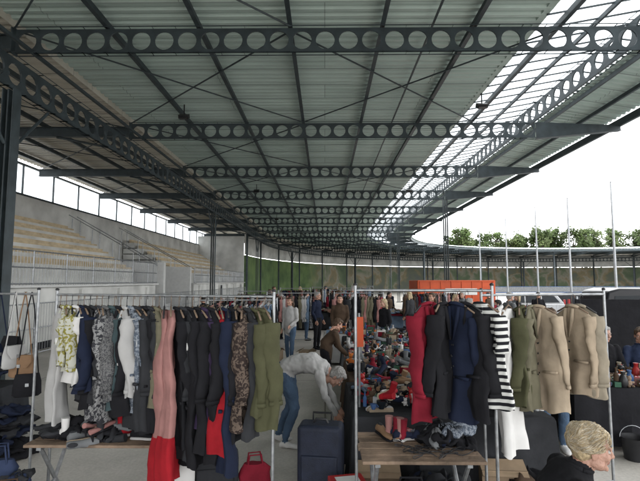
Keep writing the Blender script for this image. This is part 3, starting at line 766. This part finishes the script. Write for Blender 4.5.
for i,(x,y,m) in enumerate(((-3.12,4.66,'black'),(-3.0,4.63,'tan'),(-2.93,4.62,'black'),(-3.3,4.7,'navy'),(-3.06,4.58,'ltgrey'))):
    mb=MB(); h=(.42,.60,.78,.5,.5)[i]
    mb.loft([((0,0,-h-.22),(.10,0,0),(0,.03,0)),((0,0,-h-.2),(.125,0,0),(0,.045,0)),((0,0,-h-.08),(.12,0,0),(0,.04,0)),((0,0,-h),(.10,0,0),(0,.018,0))],0,16)
    mb.loft([((0,-.028,-h+.003),(.10,0,0),(0,.02,0)),((0,-.044,-h-.06),(.115,0,0),(0,.012,0)),((0,-.048,-h-.12),(.07,0,0),(0,.008,0))],0,14)
    for sg in(-1,1): mb.tube([(sg*.09,0,-h),(sg*.03,0,-.15),(0,0,.02)],.006,0,6)
    mb.box((0,-.06,-h-.1),(.03,.01,.03),1)
    mb.obj('hanging_handbag',[M[m],galv],smooth=45,loc=(x,y,1.97),rz=R(25*i-20))
table('market_table',-5.4,-4.1,5.6,6.4,.74,slats=False,cloth_m=M['charcoal'])
clothes_pile('pile_of_black_clothes',-4.6,6.0,.75,1.1,.7,.3,['black','charcoal','navy','brown'],15,18)
clothes_pile('pile_of_black_bags',-3.9,5.6,0,.8,.6,.75,['black','charcoal','navy'],16,22)
table('market_table',3.15,5.3,6.0,6.85,.74,slats=False,cloth_m=M['black'])
bric('second_hand_goods',3.2,5.2,6.05,6.8,.755,170,4)
mb=MB(); mb.loft([((0,0,0),(.11,0,0),(0,.11,0)),((0,0,.24),(.145,0,0),(0,.145,0)),((0,0,.26),(.152,0,0),(0,.152,0)),((0,0,.25),(.135,0,0),(0,.135,0)),((0,0,.03),(.1,0,0),(0,.1,0))],0,20)
mb.tube([(.15*math.cos(a),.03,.25+.13*math.sin(a)) for a in [math.pi*k/10 for k in range(11)]],.004,1,5)
mb.obj('black_bucket',[blackp,galv],smooth=40,loc=(3.66,5.7,0))
root=empty('display_board',(6.1,8.9,0),R(-4)); mb=MB(); mb.box((0,0,1.0),(2.6,.03,1.5)); mb.obj('panel',[M['black']],parent=root); mb=MB()
for x in(-1.25,1.25): mb.tube([(x,.04,0),(x,.04,1.8)],.02); mb.box((x,.04,.02),(.08,.5,.04))
mb.obj('stand',[galv],parent=root)

# ------------------------------------------------------------------ people
def make_hand_mesh():
    mb=MB()
    mb.loft([((0,0,.01),(.024,0,0),(0,.016,0)),((0,0,-.02),(.032,0,0),(0,.015,0)),((0,0,-.06),(.040,0,0),(0,.014,0)),((0,.003,-.092),(.038,0,0),(0,.011,0))],0,14)
    for x,l in((.029,.068),(.010,.077),(-.010,.071),(-.029,.056)):
        a=.25; p=Vector((x,.002,-.085)); pts=[p]
        for q,fr in enumerate((.45,.3,.25)):
            d=Vector((x*.25,math.sin(a),-math.cos(a))); p=p+d*l*fr; pts.append(p); a+=.4
        mb.tube(pts,[.0088,.008,.0074,.006],0,8,round_end=True)
    mb.tube([(.024,.004,-.025),(.048,.012,-.052),(.056,.022,-.078),(.052,.032,-.098)],[.013,.0105,.0092,.0075],0,8,round_end=True)
    me=remesh(mb,.0042,2,.4); me.materials.append(skin); me.name='hand'; return me
HAND=make_hand_mesh()
HANDM=HAND.copy()
for v in HANDM.vertices: v.co.x=-v.co.x
HANDM.flip_normals()
def assign(me,segs,labels):
    n=len(me.polygons); c=np.zeros(n*3); me.polygons.foreach_get('center',c); c=c.reshape(n,3)
    best=np.full(n,1e9); idx=np.zeros(n,int)
    for p0,p1,r0,r1,l in segs:
        a=np.array(p0);b=np.array(p1);d=b-a;L2=max(d@d,1e-9); t=np.clip(((c-a)@d)/L2,0,1)
        q=a+t[:,None]*d; dist=np.linalg.norm(c-q,axis=1)-(r0+(r1-r0)*t)
        k=dist<best; best[k]=dist[k]; idx[k]=labels[l]
    me.polygons.foreach_set('material_index',idx.tolist())
def rough_up(me,amp,sc,seed=0,stretch=1):
    me.update()
    nr=[v.normal.copy() for v in me.vertices]
    for v,n_ in zip(me.vertices,nr):
        p=v.co*sc; p.z*=stretch; v.co+=n_*amp*noise.fractal(p+Vector((seed*3.1,0,0)),.8,2.1,3)
def make_head(parent,loc,rot,hair,style,voxel=.007,sk=None,scale=1.,strands=False,seed=0):
    sk=sk or skin
    h=empty('head'); h.parent=parent; h.location=loc; h.rotation_euler=rot; h.scale=(scale,)*3
    mb=MB()
    mb.ell((0,-.012,.035),(.074,.092,.082),n=18,k=12); mb.ell((0,.022,-.02),(.062,.070,.088),n=16,k=10); mb.ell((0,.040,-.078),(.042,.046,.034))
    mb.tube([(0,.086,.022),(0,.100,-.006),(0,.109,-.024)],[.008,.010,.012],0,8,round_end=True)
    for sg in(-1,1):
        mb.ell((sg*.010,.096,-.028),(.009,.010,.008)); mb.ell((sg*.077,-.008,-.012),(.009,.019,.033),rot=Matrix.Rotation(sg*.3,3,'Z')); mb.ell((sg*.034,.062,-.024),(.026,.026,.026)); mb.ell((sg*.028,.078,.026),(.023,.012,.008))
        mb.ell((sg*.05,.02,-.065),(.018,.04,.025))
    mb.ell((0,.088,-.052),(.022,.008,.006)); mb.ell((0,.086,-.064),(.019,.009,.006)); mb.ell((0,.080,-.094),(.019,.016,.015))
    mb.tube([(0,-.015,-.03),(0,-.03,-.12),(0,-.045,-.19)],[.055,.052,.060],0,14)
    me=remesh(mb,voxel,2,.4); me.materials.append(sk); me.materials.append(lips)
    if voxel<.006:
        assign(me,[((0,-.02,.02),(0,0,-.02),.085,.085,'s'),((-.015,.098,-.054),(.015,.098,-.054),.003,.003,'l'),((-.012,.095,-.063),(.012,.095,-.063),.003,.003,'l'),((0,.105,-.03),(0,.1,.02),.012,.01,'s'),((0,.09,-.095),(0,.08,-.1),.015,.015,'s')],{'s':0,'l':1})
        rough_up(me,.0022,45,2,1)
    me.name='head'; mkobj('head_skin',me,h)
    mb=MB()
    for sg in(-1,1):
        mb.ell((sg*.030,.0755,.006),(.0125,.0115,.0105),0); mb.ell((sg*.030,.0852,.005),(.0048,.0030,.0048),1,8,5)
        mb.tube([(sg*.014,.092,.028),(sg*.030,.092,.033),(sg*.048,.080,.027)],[.0035,.004,.0025],2,6)
        mb.tube([(sg*.018,.085,.013),(sg*.030,.0885,.0175),(sg*.043,.080,.012)],[.0028,.0035,.0025],3,6)
        mb.tube([(sg*.018,.084,-.002),(sg*.030,.0865,-.006),(sg*.043,.079,-.001)],[.0022,.003,.0022],3,6)
    mb.obj('eyes_and_brows',[eyew,eyed,hairs[hair],sk],smooth=True,parent=h)
    mb=MB()
    mb.ell((0,-.024,.042),(.083,.094,.086),n=22,k=14); mb.ell((0,-.045,-.01),(.076,.062,.07),n=18)
    mb.ell((0,.035,.088),(.056,.048,.030))
    for sg in(-1,1): mb.ell((sg*.068,-.012,.030),(.014,.042,.034))
    if style=='long':
        for sg in(-1,0,1): mb.tube([(sg*.055,-.04,.03),(sg*.075,-.05,-.08),(sg*.07,-.055,-.18)],[.04,.042,.025],0,10,round_end=True)
    hm=remesh(mb,voxel,2,.5); rough_up(hm,.004 if strands else .010,38,seed,.5); hm.materials.append(hairs[hair]); hm.name='hair'; mkobj('hair',hm,h)
    if strands:
        rg=random.Random(5); mb=MB()
        ax=(.085,.097,.088)
        cen=Vector((0,-.024,.042))
        for i in range(7000):
            th=rg.uniform(0,2*math.pi); ph=math.acos(rg.uniform(-.85,1))
            p=cen+Vector((ax[0]*math.sin(ph)*math.cos(th),ax[1]*math.sin(ph)*math.sin(th),ax[2]*math.cos(ph)))
            if p.y>.045 and p.z<.085: continue
            if p.y>.005 and p.z<.022: continue
            clump=noise.noise(p*26); cl2=noise.noise(p*26+Vector((9,4,2)))
            n_=(p-cen); n_=Vector((n_.x/ax[0]**2,n_.y/ax[1]**2,n_.z/ax[2]**2)).normalized()
            d=Vector((p.x*3+clump*1.1,-1,-.35+cl2*1.1)); d=(d-n_*d.dot(n_)).normalized(); q=p.copy(); ln=rg.uniform(.009,.017)
            lift=.004+.020*max(0,clump+.25)+rg.uniform(0,.006); pts=[]
            for k in range(6):
                pts.append(q+n_*(lift*math.sin(.35+k*.5))+Vector((rg.gauss(0,.001),rg.gauss(0,.001),rg.gauss(0,.001))))
                q=q+d*ln; rel=q-cen; sc=math.sqrt((rel.x/ax[0])**2+(rel.y/ax[1])**2+(rel.z/ax[2])**2); q=cen+rel/sc
                n_=Vector(((q.x-cen.x)/ax[0]**2,(q.y-cen.y)/ax[1]**2,(q.z-cen.z)/ax[2]**2)).normalized(); d=d+Vector((0,0,-.22)); d=(d-n_*d.dot(n_)).normalized()
            mb.tube(pts,[.0012,.0013,.0012,.001,.0008,.0004],rg.choice((0,0,1)),3)
        mb.obj('hair_strands',[hairs[hair],hair2],smooth=True,parent=h)
    return h
def person(name,loc,rz,top,bot,shoes='black',hair='brown',style='short',J=None,scale=1.,voxel=.016,coat=False,hrot=(0,0,0),sk=None,bulk=1.,bare=False,strands=False,seed=0,hvox=.007,amp=.011,hs=1.):
    root=empty(name,loc,R(rz)); root.scale=(scale,)*3
    j=dict(pelvis=(0,0,.95),waist=(0,0,1.10),chest=(0,.005,1.28),shl=(0,-.01,1.40),neck=(0,-.015,1.47),head=(0,.03,1.60),
      hip=(.088,0,.90),knee=(.10,.02,.49),ankle=(.10,-.02,.09),toe=(.12,.14,.035),
      sh=(.172,-.01,1.385),el=(.22,-.03,1.11),wr=(.20,.09,.87))
    if J is None and seed%3==0: J=dict(el=(.23,.02,1.11),wr=(.13,.26,1.05))
    if J is None and seed%3==1: J=dict(knee_l=(-.11,.08,.50),ankle_l=(-.11,.10,.09),toe_l=(-.12,.27,.035),wr_l=(-.17,.24,.98),el_l=(-.22,.0,1.11))
    if J: j.update(J)
    V=Vector
    def side(k,sg):
        if sg<0 and k+'_l' in j: return V(j[k+'_l'])
        p=V(j[k]); p.x*=sg; return p
    mb=MB(); segs=[]
    P=[V(j[k]) for k in('pelvis','waist','chest','shl','neck')]
    LX=V((1,0,0))
    sp=[P[0]-(P[1]-P[0]).normalized()*(.20 if coat else .08)]+P
    ab=[(.15 if coat else .125,.10),(.168,.118),(.148,.108),(.170,.122),(.165,.092),(.062,.058)]
    secs=[]
    for i,(c,(a,b)) in enumerate(zip(sp,ab)):
        t=(sp[min(i+1,5)]-sp[max(i-1,0)]).normalized(); B_=t.cross(LX).normalized()
        a*=bulk;b*=bulk
        if coat and i<3:a*=1.1;b*=1.15
        secs.append((c,LX*a,B_*b))
    mb.loft(secs,0,20)
    for off in(-.07,0,.07):
        o=V((off,0,0)); segs+= [(sp[0]+o if coat else P[0]+o,P[2]+o,.10*bulk,.115*bulk,'t'),(P[2]+o,P[3]+o,.11*bulk,.09*bulk,'t')]
        if not coat: segs.append((sp[0]+o-(P[1]-P[0]).normalized()*.02,P[0]+o,.10,.10,'b'))
    for sg in(-1,1):
        hp,kn,an,to=[side(k,sg) for k in('hip','knee','ankle','toe')]
        mid=(hp+kn)/2
        mb.tube([hp,mid,kn,(kn*.6+an*.4),(kn*.1+an*.9)],[.098*bulk,.083*bulk,.062,.060,.048],0,14,round_end=True)
        segs+= [(hp,kn,.095,.062,'b'),(kn,an+(kn-an)*.06,.062,.05,'b')]
        d=(to-an); d.z=0; d=d.normalized()
        mb.loft([(an-d*.06+V((0,0,-.05)),V((-d.y,d.x,0))*.03,V((0,0,.035))),(an+V((0,0,-.04)),V((-d.y,d.x,0))*.04,V((0,0,.05))),(an+d*.09+V((0,0,-.055)),V((-d.y,d.x,0))*.044,V((0,0,.034))),(an+d*.17+V((0,0,-.062)),V((-d.y,d.x,0))*.034,V((0,0,.026))),(an+d*.20+V((0,0,-.066)),V((-d.y,d.x,0))*.015,V((0,0,.015)))],0,12)
        segs+= [(an-d*.04+V((0,0,-.05)),an+d*.17+V((0,0,-.06)),.045,.035,'s')]
        sh,el,wr=[side(k,sg) for k in('sh','el','wr')]
        r=1.08 if coat else 1.
        mb.tube([sh,(sh+el)/2,el,(el+wr)/2,wr],[.064*r,.055*r,.047*r,.043*r,.034*r],0,12,round_end=True)
        segs+= [(sh,el,.062,.048,'t'),(el,wr,.048,.034,'k' if bare else 't')]
        fd=(wr-el).normalized()
        q=V((0,0,-1)).rotation_difference(fd).to_matrix().to_4x4()
        Mx=Matrix.Translation(wr)@q@Matrix.Rotation(R(-90)*sg,4,'Z')
        ho=mkobj('hand',(HAND if sg>0 else HANDM),root); ho.matrix_local=Mx
    nb,nt_=V(j['neck']),V(j['head'])
    mb.tube([nb-V((0,0,.03)),nb+(nt_-nb)*.35],[.064,.056],0,12)
    me=remesh(mb,voxel,5,.5)
    segs.append((nb+(nt_-nb)*.15,nt_,.056,.05,'k'))
    me.materials.append(M[top]);me.materials.append(M[bot]);me.materials.append(M[shoes]);me.materials.append(sk or skin)
    assign(me,segs,{'t':0,'b':1,'s':2,'k':3})
    rough_up(me,amp,9,seed,.7)
    me.name='body'; mkobj('body',me,root)
    ax=(nt_-nb).normalized(); u=LX; w=ax.cross(u)
    mb=MB(); mb.tube([nb+ax*.005+u*.064*math.cos(a)+w*.060*math.sin(a)+ax*.02*math.sin(a) for a in [2*math.pi*k/16 for k in range(17)]],.013,0,8); mb.obj('collar',[M[top]],smooth=True,parent=root)
    make_head(root,j['head'],hrot,hair,style,hvox,sk,hs,strands,seed)
    return root
bend=dict(pelvis=(0,-.08,.93),waist=(0,.05,.99),chest=(0,.24,1.01),shl=(0,.38,.96),neck=(0,.44,.93),head=(0,.555,.85),hip=(.09,-.08,.88),knee=(.12,.05,.48),ankle=(.13,-.08,.09),toe=(.14,.1,.03),
  sh=(.17,.37,.92),el=(.20,.43,.65),wr=(.14,.56,.44),knee_l=(-.12,-.05,.47),ankle_l=(-.13,-.22,.09),toe_l=(-.14,-.05,.03))
person('bending_man',(-.42,6.15,0),-98,'ltgrey','jeans','white','grey','short',bend,1.03,.012,hrot=(R(-60),0,0),sk=skin_old,bulk=1.08,seed=3,amp=.020)
person('standing_woman',(-.92,12.4,0),150,'ltgrey','jeans','black','brown','long',scale=.97,coat=True,seed=4)
person('standing_man',(-.25,14.5,0),-120,'navy','black','black','grey','short',scale=1.02,seed=5)
person('browsing_woman',(.02,8.6,0),-80,'brown','black','brown','brown','short',dict(chest=(0,.10,1.2),shl=(0,.17,1.31),neck=(0,.19,1.37),head=(0,.25,1.48),sh=(.17,.17,1.29),el=(.2,.25,1.02),wr=(.16,.42,.86)),scale=.88,hrot=(R(-30),0,0),seed=6,coat=True)
person('stall_keeper',(2.75,9.2,0),100,'black','black','black','dark','short',scale=.98,coat=True,seed=7)
person('standing_woman',(1.55,12.2,0),120,'black','jeans','black','blond','long',scale=.95,seed=8)
person('browsing_customer',(2.80,5.85,0),165,'beige','jeans','white','brown','long',dict(el=(.22,.10,1.10),wr=(.12,.30,1.15),ankle=(.12,.03,.09),ankle_l=(-.12,-.16,.09),toe_l=(-.14,0,.03),toe=(.13,.2,.03)),scale=1.02,voxel=.013,coat=True,hrot=(R(-20),0,0),seed=9)
seat=dict(pelvis=(0,0,.53),waist=(0,-.02,.68),chest=(0,-.01,.87),shl=(0,-.01,.99),neck=(0,0,1.06),head=(0,.04,1.19),hip=(.09,.02,.52),knee=(.12,.42,.50),ankle=(.13,.42,.09),toe=(.14,.58,.03),sh=(.175,-.01,.975),el=(.23,.06,.72),wr=(.12,.28,.66))
person('seated_man',(4.45,7.55,0),175,'black','black','black','grey','short',seat,1.06,.013,sk=skin_old,hrot=(R(-8),0,R(12)),seed=10)
person('seated_woman',(5.0,7.5,0),160,'denimdark','black','black','brown','short',seat,1.04,.013,hrot=(R(-8),0,R(-15)),seed=11)
old=dict(pelvis=(0,-.05,.88),waist=(0,-.04,1.02),chest=(0,.02,1.17),shl=(0,.05,1.26),neck=(0,.085,1.31),head=(0,.155,1.405),sh=(.185,.04,1.245),el=(.24,-.02,.98),wr=(.2,.12,.80),hip=(.09,-.05,.84),knee=(.1,.02,.46))
person('elderly_woman',(1.15,2.36,0),-102,'black','charcoal','black','blond','short',old,.92,.010,hrot=(R(-8),0,R(0)),sk=skin_old,bulk=1.15,strands=True,seed=13,hvox=.0034,hs=.93)
person('dark_haired_visitor',(1.76,2.30,0),10,'black','black','black','dark','long',scale=.81,seed=14,voxel=.014)
vars_=[('navy','black','grey','short'),('crimson','jeans','brown','long'),('black','jeans','dark','short'),('charcoal','black','blond','long'),('grey','black','grey','short'),('brown','navy','dark','short')]
tmpl=[]
pos=[(-1.6,17),(.5,16.4),(1.9,16),(3.9,14.0),(5.0,17),(2.6,19),(-2.5,21),(3.2,23),(.4,12.6),(7.6,11.2),(6.4,15.5),(8.2,18),(-3.8,14.5),(-3,27),(5.5,22),(0,30),(2,33),(-1.5,28),(11.5,18),(13,20.5),
 (2.9,12.6),(3.5,11.4),(4.6,12.4),(5.7,10.2),(5.2,13.2),(3.0,16.5),(-.7,16.6),(.15,22),(1.4,24),(7,20),(2.75,7.3)]
for i,(x,y) in enumerate(pos):
    if i<6:
        t=vars_[i]; o=person('market_visitor',(x,y,0),rg.uniform(0,360),t[0],t[1],'black',t[2],t[3],scale=rg.uniform(.94,1.04),voxel=.020,coat=i%2==0,seed=20+i,hvox=.009); tmpl.append(o)
    else:
        src=tmpl[(i*5+i//6)%6]; r=empty('market_visitor',(x,y,0),rg.uniform(0,6.28)); r.scale=(rg.uniform(.92,1.04),)*3
        def cp(o,par):
            n=bpy.data.objects.new(o.name.split('.')[0],o.data); COL.objects.link(n); n.parent=par; n.matrix_local=o.matrix_local.copy() if o.name.startswith('hand') else Matrix.LocRotScale(o.location,o.rotation_euler,o.scale)
            for c in o.children: cp(c,n)
        for c in src.children: cp(c,r)

# ------------------------------------------------------------------ distant stalls
gl=[]
for i,(k,L_,m) in enumerate((('coat',1.0,'black'),('jacket',.8,'navy'),('coat',1.0,'khaki'),('jacket',.8,'ltgrey'),('dress',1.1,'crimson'),('jacket',.85,'charcoal'),('jacket',.8,'dustyblue'),('coat',.95,'brown'),('dress',1.0,'greycheck'),('jacket',.8,'pink'),('coat',1.,'black'),('jacket',.8,'black'))):
    gl.append(garment_mesh(k,L_,m,500+i))
def far_rack(x,y,ang,n=16,ln=1.6,z=1.7):
    d=Vector((math.cos(ang),math.sin(ang),0)); a=Vector((x,y,0))
    rack('clothes_rack',(x,y),((a+d*ln).x,(a+d*ln).y),z)
    for i in range(n):
        p=a+d*ln*(i+.5)/n; me=rg.choice(gl); nm=me.name.split('.')[0]
        mkobj(nm,me,None,(p.x,p.y,z-.122),ang+R(90)+rg.uniform(-.3,.3))
for x,y,a in((-2.6,9.6,.15),(-3.0,12.8,.0),(-1.9,15.2,.1),(.2,20,.1),(-3.4,18,.0),(.3,15.3,-.1),(3.0,17.8,.1),(.9,26,.05),(-2.4,25,.1),(4.2,19.5,0),(-.8,29,.1),(2,35,0)): far_rack(x,y,a)
for i,(x,y) in enumerate(((3.3,8.2),(3.6,10.2),(5.6,11.6),(-4.6,10.5),(-4.8,15.5),(.0,11.8),(5.0,14.4),(7.4,16.4),(1.6,18.2),(-1.4,20),(3.6,21.2),(-3.8,23),(.5,27),(8,20.5),(5,29),(-2,36))):
    table('market_table',x,x+1.9,y,y+.85,.74,slats=False,cloth_m=M[['black','sand','dustyblue','charcoal','grey','ltgrey'][i%6]])
    if i<8: bric('second_hand_goods',x+.05,x+1.85,y+.05,y+.8,.755,70,60+i)
    else: clothes_pile('pile_of_clothes',x+.95,y+.42,.75,1.9,.9,.2,['crimson','dustyblue','ltgrey','pink','khaki','black','sand'],70+i,22)
for i in range(16):
    x,y=rg.uniform(-4,7),rg.uniform(8,22); w=rg.uniform(.3,.5)
    mb=MB(); mb.box((0,0,w*.35),(w,w*.75,w*.7)); mb.box((0,-w*.45,w*.72),(w,w*.3,.008),rot=Matrix.Rotation(.6,3,'X')); mb.box((0,w*.45,w*.72),(w,w*.3,.008),rot=Matrix.Rotation(-.6,3,'X'))
    mb.obj('cardboard_box',[carton],loc=(x,y,0),rz=rg.uniform(0,3))
root=empty('orange_sign',(.37,5.1,0)); mb=MB(); mb.tube([(0,0,.0),(0,0,1.75)],.012); mb.box((0,0,.02),(.25,.25,.03)); mb.obj('post',[galv],parent=root); mb=MB(); mb.box((0,-.02,1.55),(.09,.008,.32)); mb.obj('board',[orangeb],parent=root)

# ------------------------------------------------------------------ light & camera
w=bpy.data.worlds.new('World'); scene.world=w; w.use_nodes=True; nt=w.node_tree; N=nt.nodes
sky=N.new('ShaderNodeTexSky'); sky.sky_type='NISHITA'; sky.sun_disc=False; sky.sun_elevation=R(50); sky.sun_rotation=R(60); sky.dust_density=4; sky.air_density=1.0
hs=N.new('ShaderNodeHueSaturation'); hs.inputs['Saturation'].default_value=.12
mx=N.new('ShaderNodeMix'); mx.data_type='RGBA'; mx.inputs[0].default_value=.85; mx.inputs[7].default_value=(45,45.6,46,1)
bg=N['Background']; bg.inputs[1].default_value=.12
nt.links.new(sky.outputs[0],hs.inputs['Color']); nt.links.new(hs.outputs[0],mx.inputs[6]); nt.links.new(mx.outputs[2],bg.inputs[0])
sd=bpy.data.lights.new('sun','SUN'); sd.energy=1.2; sd.angle=R(25); sd.color=(1,.97,.93); so=bpy.data.objects.new('sun',sd); COL.objects.link(so)
dirv=Vector((math.sin(R(60))*math.cos(R(50)),math.cos(R(60))*math.cos(R(50)),math.sin(R(50)))); so.rotation_euler=(-dirv).to_track_quat('-Z','Y').to_euler(); so.location=(20,20,40)
cd=bpy.data.cameras.new('camera'); cam=bpy.data.objects.new('camera',cd); COL.objects.link(cam)
cam.location=(0,0,2.1); cam.rotation_euler=(R(95.0),0,R(.62)); cd.lens=26; cd.sensor_width=36; cd.clip_end=3000; cd.clip_start=.05
scene.camera=cam
scene.view_settings.view_transform='Standard'; scene.view_settings.look='None'; scene.view_settings.exposure=0
